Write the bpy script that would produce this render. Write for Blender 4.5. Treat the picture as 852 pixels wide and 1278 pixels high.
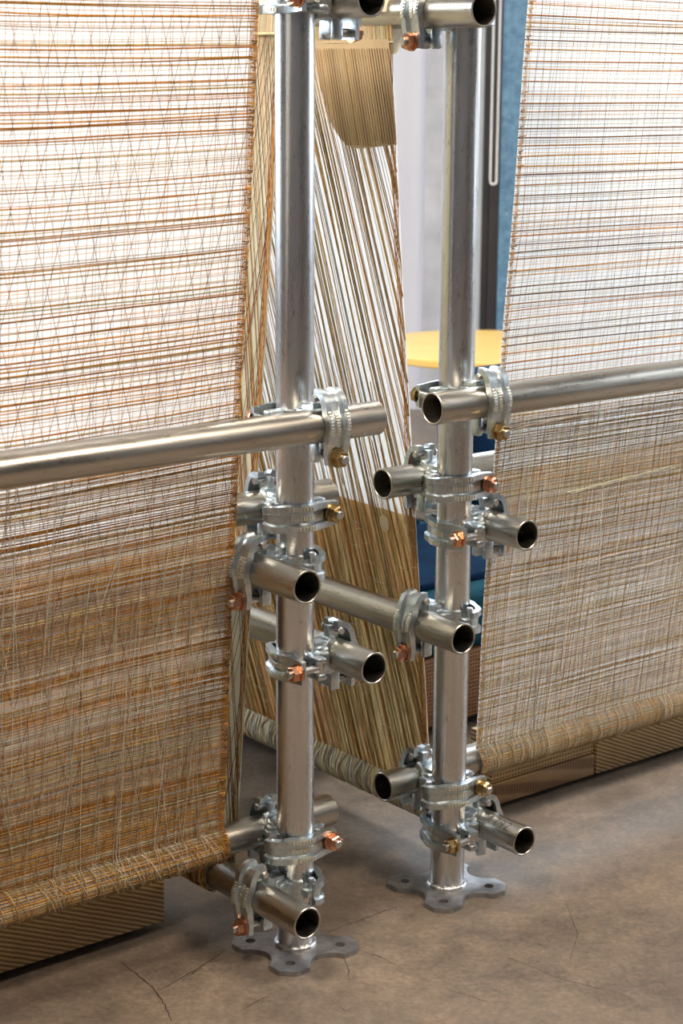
import bpy, bmesh, math, random
from math import sin, cos, pi, radians
from mathutils import Vector, Matrix, Euler
for o in list(bpy.data.objects): bpy.data.objects.remove(o)
scene = bpy.context.scene
C = scene.collection
rnd = random.Random(7)

# ------------------------------------------------------------------ camera
F_PX = 2360.0
CAM = Vector((-1.398, -1.854, 1.143))
ROWS = [Vector((0.7837, -0.6211, 0.0049)), Vector((-0.1385, -0.1825, -0.9734)), Vector((0.6055, 0.7622, -0.2291))]
ROWS[2].normalize(); ROWS[0] = (ROWS[0]-ROWS[2]*ROWS[0].dot(ROWS[2])).normalized(); ROWS[1] = ROWS[2].cross(ROWS[0])
cd = bpy.data.cameras.new('camera'); cam = bpy.data.objects.new('camera', cd); C.objects.link(cam)
cd.sensor_fit = 'HORIZONTAL'; cd.sensor_width = 36; cd.lens = F_PX*36/852
m3 = Matrix((ROWS[0], -ROWS[1], -ROWS[2])).transposed()
cam.matrix_world = Matrix.Translation(CAM) @ m3.to_4x4()
cd.clip_start = .05; cd.clip_end = 60
cd.dof.use_dof = True; cd.dof.focus_distance = 2.45; cd.dof.aperture_fstop = 14
scene.camera = cam

# ------------------------------------------------------------------ world, lights, exposure
w = bpy.data.worlds.new('world'); scene.world = w; w.use_nodes = True
w.node_tree.nodes['Background'].inputs[0].default_value = (.80, .90, 1, 1)
w.node_tree.nodes['Background'].inputs[1].default_value = 0.4
vs = scene.view_settings
vs.view_transform = 'Standard'; vs.look = 'None'; vs.exposure = 0.0; vs.gamma = 1; vs.use_curve_mapping = False
YAW = math.atan2(ROWS[0].y, ROWS[0].x)
ROOM = Matrix.Translation((CAM.x, CAM.y, 0)) @ Matrix.Rotation(YAW, 4, 'Z')     # room frame: x right, y away from the viewer
def room(x, y, z): return ROOM @ Vector((x, y, z))
def area(name, loc, target, sx, sy, power, col):
    l = bpy.data.lights.new(name, 'AREA'); l.shape = 'RECTANGLE'; l.size = sx; l.size_y = sy; l.energy = power; l.color = col
    o = bpy.data.objects.new(name, l); C.objects.link(o); o.location = loc
    o.rotation_euler = (Vector(target)-Vector(loc)).to_track_quat('-Z', 'Y').to_euler()
    return o
area('ceiling_lamp_front', room(-1.1, .9, 3.2), room(0, 2.5, .4), 1.0, .5, 105, (1, .86, .70))
area('fill_light_left', room(-2.7, 1.9, 3.2), room(.2, 2.8, .4), .5, .4, 130, (1, .86, .70))  # added fill from the left, lifts the straw screen and pipe sides
area('ceiling_lamp_right', room(1.8, 1.2, 3.2), room(.2, 2.6, .3), 1.2, .3, 92, (1, .84, .67))
area('ceiling_lamp_middle', room(.35, 3.9, 3.3), room(.2, 2.7, 0), 1.0, .4, 70, (1, .95, .90))
WINDOW_LIGHT = 6.6

def ray(px): return (ROWS[0]*(px[0]-426)+ROWS[1]*(px[1]-639)+ROWS[2]*F_PX)
def on(px, ax, v):                       # photo pixel -> point on an axis plane
    d = ray(px); return CAM + d*((v-CAM[ax])/d[ax])
def onp(px, p, n):                       # photo pixel -> point on a plane
    d = ray(px); return CAM + d*((p-CAM).dot(n)/d.dot(n))

# ------------------------------------------------------------------ materials
class NT:
    def __init__(s, name):
        s.m = bpy.data.materials.new(name); s.m.use_nodes = True; s.t = s.m.node_tree
        s.t.nodes.clear(); s.out = s.n('ShaderNodeOutputMaterial')
    def n(s, typ, **k):
        q = s.t.nodes.new(typ)
        for a, b in k.items():
            if a in q.inputs.keys(): q.inputs[a].default_value = b
            else: setattr(q, a, b)
        return q
    def l(s, a, b): s.t.links.new(a, b)
    def coords(s, scale=(1, 1, 1), kind='Object'):
        tc = s.n('ShaderNodeTexCoord'); mp = s.n('ShaderNodeMapping'); mp.inputs['Scale'].default_value = scale
        s.l(tc.outputs[kind], mp.inputs['Vector']); return mp.outputs['Vector']
    def noise(s, vec, scale, detail=3, rough=.5):
        q = s.n('ShaderNodeTexNoise'); q.inputs['Scale'].default_value = scale; q.inputs['Detail'].default_value = detail
        q.inputs['Roughness'].default_value = rough; s.l(vec, q.inputs['Vector']); return q.outputs['Fac']
    def ramp(s, fac, stops):
        q = s.n('ShaderNodeValToRGB'); e = q.color_ramp.elements
        while len(e) < len(stops): e.new(.5)
        for x, (p, c) in zip(e, stops): x.position = p; x.color = c if len(c) == 4 else (*c, 1)
        s.l(fac, q.inputs['Fac']); return q.outputs['Color']
    def mixc(s, fac, a, b, mode='MIX'):
        q = s.n('ShaderNodeMix', data_type='RGBA', blend_type=mode)
        for i, v in ((0, fac), (6, a), (7, b)):
            if hasattr(v, 'is_output'): s.l(v, q.inputs[i])
            elif i == 0: q.inputs[0].default_value = v
            else: q.inputs[i].default_value = (*v, 1)
        return q.outputs[2]
    def bump(s, h, strength=.3, dist=.001):
        q = s.n('ShaderNodeBump'); q.inputs['Strength'].default_value = strength; q.inputs['Distance'].default_value = dist
        s.l(h, q.inputs['Height']); return q.outputs['Normal']
    def pbr(s, col, rough=.5, metal=0., normal=None, **k):
        b = s.n('ShaderNodeBsdfPrincipled')
        for i, v in (('Base Color', col), ('Roughness', rough), ('Metallic', metal), ('Normal', normal)):
            if v is None: continue
            if hasattr(v, 'is_output'): s.l(v, b.inputs[i])
            else: b.inputs[i].default_value = (*v, 1) if isinstance(v, tuple) else v
        for a, v in k.items(): b.inputs[a].default_value = v
        s.l(b.outputs[0], s.out.inputs[0]); return b
MAT = {}
def tube_mat(name, c0, c1, rough0, rough1):
    t = NT(name)
    v = t.coords((1, 1, .12)); sc = t.coords((1, 1, .03))
    a = t.noise(v, 38, 5, .65); st = t.noise(sc, 420, 3, .6)
    spots = t.noise(t.coords((1, 1, .35)), 150, 4, .7)
    col = t.ramp(a, [(.3, c0), (.7, c1)])
    dk = t.ramp(spots, [(.60, (1, 1, 1)), (.74, (.45, .40, .36))])
    col = t.mixc(1.0, col, dk, 'MULTIPLY')
    r = t.ramp(a, [(.3, (rough0,)*3), (.7, (rough1,)*3)])
    t.pbr(col, r, 1.0, t.bump(st, .10, .0004))
    MAT[name] = t.m
tube_mat('galvanised_post', (.55, .56, .57), (.70, .71, .71), .22, .34)
tube_mat('worn_pipe', (.36, .33, .28), (.58, .56, .51), .24, .38)
def simple(name, c0, c1, scale, rough=.6, metal=0., bs=.25, bd=.001, detail=4, stretch=(1, 1, 1), **k):
    t = NT(name); a = t.noise(t.coords(stretch), scale, detail, .6)
    t.pbr(t.ramp(a, [(.3, c0), (.72, c1)]), rough, metal, t.bump(a, bs, bd), **k); MAT[name] = t.m
simple('cast_zinc', (.42, .50, .55), (.66, .71, .73), 160, .33, 1, .35, .0012)  # zinc's own blue, deepened to put the bluish shadow tint into the colour
simple('lettering_zinc', (.66, .64, .54), (.86, .84, .74), 300, .5, 1, .2, .0006)
simple('copper_nut', (.58, .25, .13), (.78, .44, .29), 120, .27, 1, .15, .0008)
simple('brass_nut', (.34, .20, .08), (.60, .48, .24), 110, .25, 1, .15, .0008)
simple('bolt_steel', (.50, .50, .49), (.70, .69, .68), 200, .32, 1, .3, .0008)
simple('plate_steel', (.24, .24, .25), (.44, .44, .45), 60, .48, .9, .5, .0016)
simple('weld', (.55, .55, .55), (.8, .8, .8), 140, .35, 1, .6, .002)
simple('stamp_ink', (.04, .035, .03), (.08, .07, .06), 200, .6)
simple('navy_velvet', (.002, .012, .036), (.005, .028, .066), 16, .95, 0, .3, .004, **{'Specular IOR Level': .08})
simple('teal_velvet', (.008, .048, .075), (.014, .07, .10), 22, .95, 0, .3, .004, **{'Specular IOR Level': .1})
simple('yellow_laminate', (.62, .40, .10), (.70, .47, .14), 9, .35, 0, .0)
simple('dark_frame', (.018, .017, .022), (.030, .028, .034), 10, .4)
simple('grey_frame', (.38, .43, .47), (.48, .53, .57), 8, .45)
simple('white_wall', (.50, .53, .62), (.56, .59, .67), 1.6, .7, 0, .05)
simple('soft_grey', (.32, .34, .39), (.46, .48, .54), 9, .45, 0, .05)
simple('plain_wall', (.10, .10, .11), (.13, .13, .14), 1.5, .8)
simple('ceiling_grey', (.10, .10, .11), (.14, .14, .15), 1.5, .9)
simple('chain_white', (.70, .70, .68), (.82, .82, .80), 90, .4)
# blue speckled wall panel
t = NT('blue_speckle'); v = t.coords()
a = t.noise(v, 38, 5, .7); vo = t.n('ShaderNodeTexVoronoi', Scale=26.0); t.l(v, vo.inputs['Vector'])
c = t.ramp(a, [(.35, (.055, .14, .24)), (.65, (.13, .26, .38))])
c = t.mixc(t.ramp(vo.outputs['Distance'], [(.05, (.8, .8, .8)), (.12, (0, 0, 0))]), c, (.42, .52, .58))
t.pbr(c, .6); MAT['blue_speckle'] = t.m
# concrete floor
t = NT('concrete'); v = t.coords()
big = t.noise(v, 1.7, 6, .6); mid = t.noise(v, 9, 8, .68); fine = t.noise(v, 120, 4, .7)
c = t.ramp(big, [(.32, (.15, .12, .094)), (.55, (.222, .175, .134)), (.75, (.262, .21, .163))])
c = t.mixc(.75, c, t.ramp(mid, [(.30, (.50, .50, .52)), (.5, (.88, .88, .88)), (.72, (1.25, 1.2, 1.15))]), 'MULTIPLY')
c = t.mixc(.8, c, t.ramp(fine, [(.3, (.68, .68, .68)), (.7, (1.22, 1.22, 1.22))]), 'MULTIPLY')
mot = t.noise(v, 34, 5, .7)
c = t.mixc(.7, c, t.ramp(mot, [(.34, (.70, .71, .72)), (.62, (1.12, 1.1, 1.08))]), 'MULTIPLY')
pit = t.noise(v, 60, 6, .75)
c = t.mixc(1., c, t.ramp(pit, [(.66, (1, 1, 1)), (.75, (.55, .5, .45))]), 'MULTIPLY')
t.pbr(c, t.ramp(mid, [(.3, (.42,)*3), (.7, (.62,)*3)]), 0, t.bump(mid, .25, .004)); MAT['concrete'] = t.m
simple('crack_dark', (.045, .032, .024), (.07, .05, .038), 60, .9)
# woven strand material: colour from the strand's own attribute
t = NT('strand'); at = t.n('ShaderNodeAttribute', attribute_name='Col')
nz = t.noise(t.coords(), 90, 3, .6)
c = t.mixc(.6, at.outputs['Color'], t.ramp(nz, [(.3, (.7, .7, .7)), (.7, (1.25, 1.25, 1.25))]), 'MULTIPLY')
b = t.pbr(c, .5); b.inputs['Specular IOR Level'].default_value = .35
tr = t.n('ShaderNodeBsdfTranslucent'); t.l(c, tr.inputs[0]); mx = t.n('ShaderNodeMixShader'); mx.inputs[0].default_value = .40
t.l(b.outputs[0], mx.inputs[1]); t.l(tr.outputs[0], mx.inputs[2]); t.l(mx.outputs[0], t.out.inputs[0]); MAT['strand'] = t.m
# translucent film carrying the strands
def film_mat(name, col, trans, creases=.5, weave=0.):
    t = NT(name); v = t.coords()
    cr = t.noise(t.coords((1, 1, .5)), 26, 6, .7); fi = t.noise(v, 240, 3, .6)
    h = t.n('ShaderNodeMath', operation='ADD'); t.l(cr, h.inputs[0])
    q = t.n('ShaderNodeMath', operation='MULTIPLY'); t.l(fi, q.inputs[0]); q.inputs[1].default_value = .15; t.l(q.outputs[0], h.inputs[1])
    nrm = t.bump(h.outputs[0], creases, .006)
    c = t.mixc(1., col, t.ramp(cr, [(.3, (.92, .92, .92)), (.7, (1.05, 1.05, 1.05))]), 'MULTIPLY')
    d = t.pbr(c, .42, 0, nrm); d.inputs['Specular IOR Level'].default_value = .4
    tr = t.n('ShaderNodeBsdfTranslucent'); t.l(c, tr.inputs[0]); t.l(nrm, tr.inputs['Normal'])
    mx = t.n('ShaderNodeMixShader'); mx.inputs[0].default_value = trans
    t.l(d.outputs[0], mx.inputs[1]); t.l(tr.outputs[0], mx.inputs[2])
    tp = t.n('ShaderNodeBsdfTransparent'); m2 = t.n('ShaderNodeMixShader'); m2.inputs[0].default_value = .06
    t.l(mx.outputs[0], m2.inputs[1]); t.l(tp.outputs[0], m2.inputs[2]); t.l(m2.outputs[0], t.out.inputs[0]); MAT[name] = t.m
film_mat('film', (.83, .86, .87), .60)
film_mat('shaded_film', (.62, .60, .44), .55)  # same film with the screen's dim lighting put into an olive colour
film_mat('tan_cloth', (.62, .49, .32), .35, .4)
film_mat('cream_cloth', (.74, .66, .48), .35, .6)
t = NT('lining'); v = t.coords((1, 1, .30)); a = t.noise(v, 9, 3, .5); st_ = t.noise(t.coords((1, 1, .06)), 130, 4, .7)
c = t.ramp(a, [(.34, (.56, .44, .22)), (.48, (.64, .43, .20)), (.56, (.66, .36, .15)), (.66, (.58, .28, .10))])
c = t.mixc(.8, c, t.ramp(st_, [(.35, (.55, .5, .45)), (.5, (.95, .95, .95)), (.68, (1.35, 1.3, 1.2))]), 'MULTIPLY')
b = t.pbr(c, .55, 0, t.bump(st_, .5, .002)); tr = t.n('ShaderNodeBsdfTranslucent'); t.l(c, tr.inputs[0]); mx = t.n('ShaderNodeMixShader'); mx.inputs[0].default_value = .42
t.l(b.outputs[0], mx.inputs[1]); t.l(tr.outputs[0], mx.inputs[2]); t.l(mx.outputs[0], t.out.inputs[0]); MAT['lining'] = t.m
# woven cladding of the benches
def weave_mat(name, c0, c1, sx, sz, diag=0, cross=.55):
    t = NT(name); tc = t.n('ShaderNodeTexCoord'); mp = t.n('ShaderNodeMapping'); mp.inputs['Rotation'].default_value = (0, radians(diag), 0)
    t.l(tc.outputs['Object'], mp.inputs['Vector'])
    w1 = t.n('ShaderNodeTexWave', wave_type='BANDS', bands_direction='X'); w1.inputs['Scale'].default_value = sx; w1.inputs['Distortion'].default_value = .8; w1.inputs['Detail'].default_value = 1
    w2 = t.n('ShaderNodeTexWave', wave_type='BANDS', bands_direction='Z'); w2.inputs['Scale'].default_value = sz; w2.inputs['Distortion'].default_value = .8; w2.inputs['Detail'].default_value = 1
    for q in (w1, w2): t.l(mp.outputs[0], q.inputs['Vector'])
    m = t.n('ShaderNodeMath', operation='MULTIPLY'); t.l(w1.outputs['Fac'], m.inputs[0]); t.l(w2.outputs['Fac'], m.inputs[1])
    s_ = t.n('ShaderNodeMath', operation='MAXIMUM'); p1 = t.n('ShaderNodeMath', operation='MULTIPLY'); p1.inputs[1].default_value = cross
    t.l(w1.outputs['Fac'], p1.inputs[0]); t.l(p1.outputs[0], s_.inputs[0]); t.l(w2.outputs['Fac'], s_.inputs[1])
    nz = t.noise(t.coords(), 14, 4, .6)
    c = t.ramp(s_.outputs[0], [(.25, c0), (.7, c1)])
    c = t.mixc(.5, c, t.ramp(nz, [(.3, (.7, .7, .7)), (.7, (1.25, 1.25, 1.25))]), 'MULTIPLY')
    t.pbr(c, .6, 0, t.bump(s_.outputs[0], .6, .002)); MAT[name] = t.m
weave_mat('weave_square', (.13, .07, .028), (.52, .35, .17), 48, 44, 0, .95)
weave_mat('weave_diagonal', (.16, .09, .036), (.60, .42, .20), 90, 52, -24)
weave_mat('weave_fine', (.15, .08, .035), (.36, .22, .10), 52, 9, -10)
weave_mat('weave_red', (.07, .028, .010), (.30, .14, .055), 50, 46, 0, .95)
# window panes: daylight behind them
t = NT('daylight_pane'); e = t.n('ShaderNodeEmission'); e.inputs[0].default_value = (.84, .92, 1, 1); e.inputs[1].default_value = WINDOW_LIGHT
t.l(e.outputs[0], t.out.inputs[0]); MAT['daylight_pane'] = t.m

# ------------------------------------------------------------------ object helpers
def link(name, me, mat=None, parent=None, mw=None):
    o = bpy.data.objects.new(name, me); C.objects.link(o)
    if mat and me is not None and not me.materials: me.materials.append(MAT[mat])
    if mw is not None: o.matrix_world = mw
    if parent: o.parent = parent
    return o
def tag(o, label, cat, group=None):
    o['label'] = label; o['category'] = cat
    if group: o['group'] = group
    return o
def bm_mesh(bm, name, smooth=40):
    me = bpy.data.meshes.new(name); bmesh.ops.recalc_face_normals(bm, faces=bm.faces); bm.to_mesh(me); bm.free()
    if smooth:
        me.shade_smooth()
        try: me.set_sharp_from_angle(angle=radians(smooth))
        except Exception: pass
    return me
def empty(name, mw=None, parent=None):
    o = bpy.data.objects.new(name, None); C.objects.link(o); o.empty_display_size = .05
    if mw is not None: o.matrix_world = mw
    if parent: o.parent = parent
    return o
def add_box(bm, lo, hi, mat=None, bevel=0, seg=2):
    r = bmesh.ops.create_cube(bm, size=1); vs_ = r['verts']
    for v in vs_:
        v.co = Vector([lo[i]+(v.co[i]+.5)*(hi[i]-lo[i]) for i in range(3)])
    if bevel:
        es = {e for v in vs_ for e in v.link_edges}
        g = bmesh.ops.bevel(bm, geom=list(es), offset=bevel, segments=seg, profile=.5, affect='EDGES'); vs_ = list({v for f in g['faces'] for v in f.verts} | {v for v in vs_ if v.is_valid})
    if mat is not None: bmesh.ops.transform(bm, matrix=mat, verts=vs_)
    return vs_
def add_cyl(bm, p0, p1, r, seg=24, r2=None):
    p0, p1 = Vector(p0), Vector(p1); d = p1-p0
    mw = Matrix.Translation((p0+p1)/2) @ d.to_track_quat('Z', 'Y').to_matrix().to_4x4()
    return bmesh.ops.create_cone(bm, cap_ends=True, segments=seg, radius1=r, radius2=r if r2 is None else r2, depth=d.length, matrix=mw)['verts']
def add_rings(bm, rings, closed=True, cap=True):
    """rings: lists of points, joined in order."""
    vr = [[bm.verts.new(p) for p in r] for r in rings]
    n = len(vr[0])
    for a, b in zip(vr, vr[1:]):
        for i in range(n if closed else n-1):
            j = (i+1) % n; bm.faces.new((a[i], a[j], b[j], b[i]))
    if cap and closed:
        bm.faces.new(vr[0][::-1]); bm.faces.new(vr[-1])
    return vr
def tube_mesh(r, wall, length, seg=56):
    """hollow tube along +z from 0, walls turned in with tiny chamfers at both ends."""
    bm = bmesh.new(); c = .0007
    prof = [(r-c, 0), (r, c), (r, length*.33), (r, length*.66), (r, length-c), (r-c, length), (r-wall+c, length), (r-wall, length-c), (r-wall, length*.5), (r-wall, c), (r-wall+c, 0)]
    rings = [[(rr*cos(2*pi*k/seg), rr*sin(2*pi*k/seg), z) for k in range(seg)] for rr, z in prof]
    add_rings(bm, rings+[rings[0]], cap=False)
    bmesh.ops.remove_doubles(bm, verts=bm.verts, dist=1e-6)
    return bm_mesh(bm, 'tube', 35)
def along(p0, p1):
    p0, p1 = Vector(p0), Vector(p1); d = p1-p0
    return Matrix.Translation(p0) @ d.to_track_quat('Z', 'Y').to_matrix().to_4x4(), d.length

# ------------------------------------------------------------------ room shell (room frame: x right, y away)
def slab(name, lo, hi, mat, kind='structure', parent=None):
    bm = bmesh.new(); add_box(bm, lo, hi); o = link(name, bm_mesh(bm, name, 0), mat, parent)
    if parent is None: o.matrix_world = ROOM
    if kind and parent is None: o['kind'] = kind
    return o
WY = 6.4
floor = slab('floor', (-4.6, -2.6, -.1), (4.6, WY+.1, 0), 'concrete')
slab('ceiling', (-4.6, -2.6, 3.5), (4.6, WY+.1, 3.6), 'ceiling_grey')
back = slab('wall_back', (-4.6, WY, 0), (4.6, WY+.1, 1.72), 'white_wall')
slab('wall_left', (-4.6, -2.6, 0), (-4.5, 2.6, 3.5), 'plain_wall')
slab('wall_left', (-4.6, 2.6, 0), (-4.5, WY, .7), 'plain_wall')
slab('wall_right', (4.5, -2.6, 0), (4.6, 3.2, 3.5), 'plain_wall')
slab('wall_right', (4.5, 3.2, 0), (4.6, WY, .7), 'plain_wall')
slab('wall_front', (-4.5, -2.6, 0), (4.5, -2.5, 3.5), 'plain_wall')
def window(name, lo, hi, axis, n, frame=.06):
    """row of n panes in a dark frame; axis 0: runs along x, 1: along y."""
    root = empty(name, ROOM); root['kind'] = 'structure'
    a0, a1 = lo[axis], hi[axis]; stp = (a1-a0)/n
    def bx(nm, b0, b1, z0, z1, mat, inset=0):
        l, h = list(lo), list(hi); l[axis], h[axis] = b0, b1; l[2], h[2] = z0, z1
        o_ = 1-axis; l[o_] += inset; h[o_] -= inset
        bm = bmesh.new(); add_box(bm, l, h); o = link(nm, bm_mesh(bm, nm, 0), mat); o.parent = root
    bx('rail', a0, a1, lo[2], lo[2]+frame, 'dark_frame'); bx('rail', a0, a1, hi[2]-frame, hi[2], 'dark_frame')
    for k in range(n+1):
        p = a0+k*stp; bx('mullion', max(a0, p-frame/2), min(a1, p+frame/2), lo[2]+frame, hi[2]-frame, 'dark_frame')
        if k < n: bx('pane', p+frame/2, p+stp-frame/2, lo[2]+frame, hi[2]-frame, 'daylight_pane', .035)
window('window_1', (-4.5, WY, 1.72), (4.5, WY+.1, 3.5), 0, 6)
window('window_2', (-4.6, 2.6, .7), (-4.5, WY, 3.5), 1, 3)
window('window_3', (4.5, 3.2, .7), (4.6, WY, 3.5), 1, 3)
def at_depth(px, y):                      # photo pixel -> point at room distance y
    n = ROOM.to_3x3() @ Vector((0, 1, 0)); return ROOM.inverted() @ onp(px, room(0, y, 0), n)
# upright grey band, frame strips and blue panel on the back wall
def strip(name, x0, x1, y, mat, depth, z1=1.72, z0=0):
    a, b = at_depth((x0, 250), y).x, at_depth((x1, 250), y).x
    return slab(name, (a, y, z0), (b, y+depth, z1), mat)
strip('wall_band', 529, 553, WY-.05, 'soft_grey', .05)
strip('trim_2', 586, 601, WY-.05, 'grey_frame', .05)
strip('trim_3', 601.5, 609.5, WY-.07, 'dark_frame', .07)
strip('trim_4', 610.5, 622, WY-.09, 'dark_frame', .09)
bp = strip('wall_panel', 623, 690, WY-.10, 'blue_speckle', .10)
# joints and cracks in the floor
def crack(pts, w):
    bm = bmesh.new(); P = [Vector(on(p, 2, 0)) for p in pts]; Q = []
    for a, b in zip(P, P[1:]):
        for k in range(6): Q.append(a.lerp(b, k/6))
    Q.append(P[-1]); L, R = [], []
    for i, q in enumerate(Q):
        d = (Q[min(i+1, len(Q)-1)]-Q[max(i-1, 0)]).normalized(); n = Vector((-d.y, d.x, 0))
        j = n*rnd.uniform(-.0012, .0012); ww = w*rnd.uniform(.35, 1.)*(.3+.7*sin(pi*min(max(i/(len(Q)-1), .06), .94)))
        L.append(q+j+n*ww); R.append(q+j-n*ww)
    rows = [[bm.verts.new((*v.xy, z)) for v in (l, r)] for l, r in zip(L, R) for z in (.0004,)]
    for a, b in zip(rows, rows[1:]): bm.faces.new((a[0], a[1], b[1], b[0]))
    o = link('crack', bm_mesh(bm, 'crack', 0), 'crack_dark'); o.parent = floor; o.matrix_parent_inverse = ROOM.inverted()
for pts, w_ in (([(150, 1200), (170, 1215), (195, 1238), (206, 1255), (214, 1275)], .0016), ([(198, 1236), (225, 1222), (258, 1202), (280, 1186)], .0011),
               ([(405, 1166), (430, 1155), (462, 1144), (500, 1130)], .0009), ([(428, 1192), (434, 1206), (436, 1224)], .0009), ([(228, 1223), (252, 1208)], .0012),
               ([(300, 1262), (340, 1240)], .0006), ([(620, 1190), (700, 1222), (770, 1240)], .0005), ([(560, 1235), (640, 1262)], .0004), ([(448, 1186), (478, 1196), (504, 1210)], .0006), ([(415, 1250), (432, 1262), (440, 1258)], .0006), ([(700, 1110), (720, 1165), (712, 1200)], .0004)):
    crack(pts, w_)

# ------------------------------------------------------------------ scaffold posts with welded base plates
RP, RQ, D = .02415, .0212, .062
PL, PR = Vector((0, 0, 0)), Vector((.284, .017, 0))
def plate_mesh():
    bm = bmesh.new(); T = .007; out = []
    for k in range(4):
        a = k*pi/2
        loc = [(.068, -.027), (.0835, -.012), (.0835, .012), (.068, .027)]
        out += [(x*cos(a)-y*sin(a), x*sin(a)+y*cos(a)) for x, y in loc]
        # concave bay between this lobe and the next
        p, q = Vector(out[-1]), Vector((.068*cos(a+pi/2)+.027*sin(a+pi/2), .068*sin(a+pi/2)-.027*cos(a+pi/2)))
        mid = (p+q)/2; c_ = mid.normalized()
        for s in (.08, .18, .3, .4, .5, .6, .7, .82, .92):
            w_ = p.lerp(q, s) - c_*(.0205*sin(pi*s)**.8); out.append((w_.x, w_.y))
    holes = [(.060*cos(k*pi/2), .060*sin(k*pi/2)) for k in range(4)]
    def loop(pts): 
        v = [bm.verts.new((x, y, T)) for x, y in pts]; return [bm.edges.new((v[i], v[(i+1) % len(v)])) for i in range(len(v))]
    es = loop(out)
    for hx, hy in holes: es += loop([(hx+.0068*cos(2*pi*j/20), hy+.0068*sin(2*pi*j/20)) for j in range(20)])
    f = bmesh.ops.triangle_fill(bm, use_beauty=True, use_dissolve=False, edges=es)
    fs = [x for x in f['geom'] if isinstance(x, bmesh.types.BMFace)]
    fs = [x for x in fs]
    r = bmesh.ops.extrude_face_region(bm, geom=fs)
    for v in r['geom']:
        if isinstance(v, bmesh.types.BMVert): v.co.z = 0
    return bm_mesh(bm, 'plate', 30)
plate_me = plate_mesh()
def weld_mesh():
    bm = bmesh.new(); n, m = 64, 8; rings = []
    for i in range(n):
        a = 2*pi*i/n; j = 1+.14*sin(i*2.9)+.1*sin(i*1.3)
        rings.append([((RP+.0055*j*cos(b)*.9)*cos(a), (RP+.0055*j*cos(b)*.9)*sin(a), .007+max(-.002, .0062*j*sin(b))) for b in [2*pi*k/m for k in range(m)]])
    add_rings(bm, rings+[rings[0]], cap=False); bmesh.ops.remove_doubles(bm, verts=bm.verts, dist=1e-6)
    return bm_mesh(bm, 'weld', 0 or 180)
weld_me = weld_mesh(); post_me = tube_mesh(RP, .0032, 1.62)
AXIS_ANG = YAW     # the fitted plate angle is measured in the viewing frame
def post(loc, ang, label):
    t = empty('scaffold_post', Matrix.Translation(loc)); tag(t, label, 'post', 'upright scaffold posts')
    link('upright_tube', post_me, 'galvanised_post', t).location = (0, 0, .004)
    p = link('base_plate', plate_me, 'plate_steel', t); p.rotation_euler.z = ang; p['label'] = 'four-lobed steel base plate with bolt holes'
    link('weld_bead', weld_me, 'weld', t)
    return t
post(PL, YAW-.083+pi, 'galvanised upright post whose base plate stands below the pipe carrying the coarse orange mesh')
post(PR, YAW-.126+pi, 'galvanised upright post whose pipe end is stamped 4792 above its base plate')

# ------------------------------------------------------------------ horizontal pipes
def pipe(p0, p1, label, group, mat='worn_pipe'):
    mw, L = along(p0, p1); o = link('scaffold_pipe', tube_mesh(RQ, .0028, L), mat, None, mw)
    return tag(o, label, 'pipe', group)
GA, GB = 'scaffold pipes running along the mesh screens', 'scaffold pipes running across the screens'
yf, yb = -D, D
LP, RPp = [], []
def pl(*a): LP.append(pipe(*a)); return LP[-1]
ZL = dict(af=.7175, am=.594, al=.150, b1=.532, b2=.399, b3=.093, t=1.221, ta=1.352)
ZR = dict(af=.7147, am=.591, al=.151, b2=.5265, b1=.406, b3=.086, t=1.212, ta=1.346)
oy = PR.y; ox = PR.x
pl((-1.25, yf, ZL['af']), (.081, yf, ZL['af']), 'long grey pipe crossing in front of the coarse orange mesh screen', GA)
pl((-1.25, yb, ZL['am']), (.104, yb, ZL['am']), 'short-ended pipe clamped behind the post, just below the long pipe crossing the orange mesh', GA)
pl((-1.25, yb, ZL['al']), (.106, yb, ZL['al']), 'low pipe that the bottom hem of the orange mesh is wrapped around', GA)
pl((-1.25, yf, ZL['ta']), (.10, yf, ZL['ta']), 'top pipe that the orange mesh screen hangs from', GA)
pl((.187, yf+oy, ZR['af']), (1.75, yf+oy, ZR['af']), 'long grey pipe crossing in front of the beige crinkled mesh screen', GA)
pl((.208, yb+oy, ZR['am']), (1.75, yb+oy, ZR['am']), 'open-ended pipe clamped behind the post and passing behind the beige mesh', GA)
pl((.214, yb+oy, ZR['al']), (1.75, yb+oy, ZR['al']), 'low pipe that the bottom hem of the beige mesh is wrapped around', GA)
pl((.19, yf+oy, ZR['ta']), (1.75, yf+oy, ZR['ta']), 'top pipe that the beige mesh screen hangs from', GA)
pl((-D, -.107, ZL['b1']), (-D, 1.0, ZL['b1']), 'brownish pipe end pointing forward beside the edge of the orange mesh at mid height', GB)
pl((D, -.085, ZL['b2']), (D, 1.0, ZL['b2']), 'pipe running back between the two posts, held by a coupler with a level bolt', GB)
pl((-D, -.108, ZL['b3']), (-D, 1.0, ZL['b3']), 'lowest brownish pipe just above the base plate, with orange mesh wrapped on it', GB)
pl((D, -.068, ZL['t']), (D, 1.0, ZL['t']), 'high cross pipe carrying the narrow screen beside the orange mesh', GB)
pl((ox-D, -.076, ZR['b1']), (ox-D, 1.1, ZR['b1']), 'bare pipe running back in front of the fanned straw screen', GB)
pl((ox+D, -.064, ZR['b2']), (ox+D, 1.1, ZR['b2']), 'pipe end jutting forward in front of the beige mesh at mid height', GB)
stamped = pl((ox+D, -.075, ZR['b3']), (ox+D, 1.1, ZR['b3']), 'low pipe with the number 4792 stamped near its open end', GB)
pl((ox-D, -.090, ZR['t']), (ox-D, 1.1, ZR['t']), 'high cross pipe that the fanned straw screen hangs from', GB)

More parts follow.
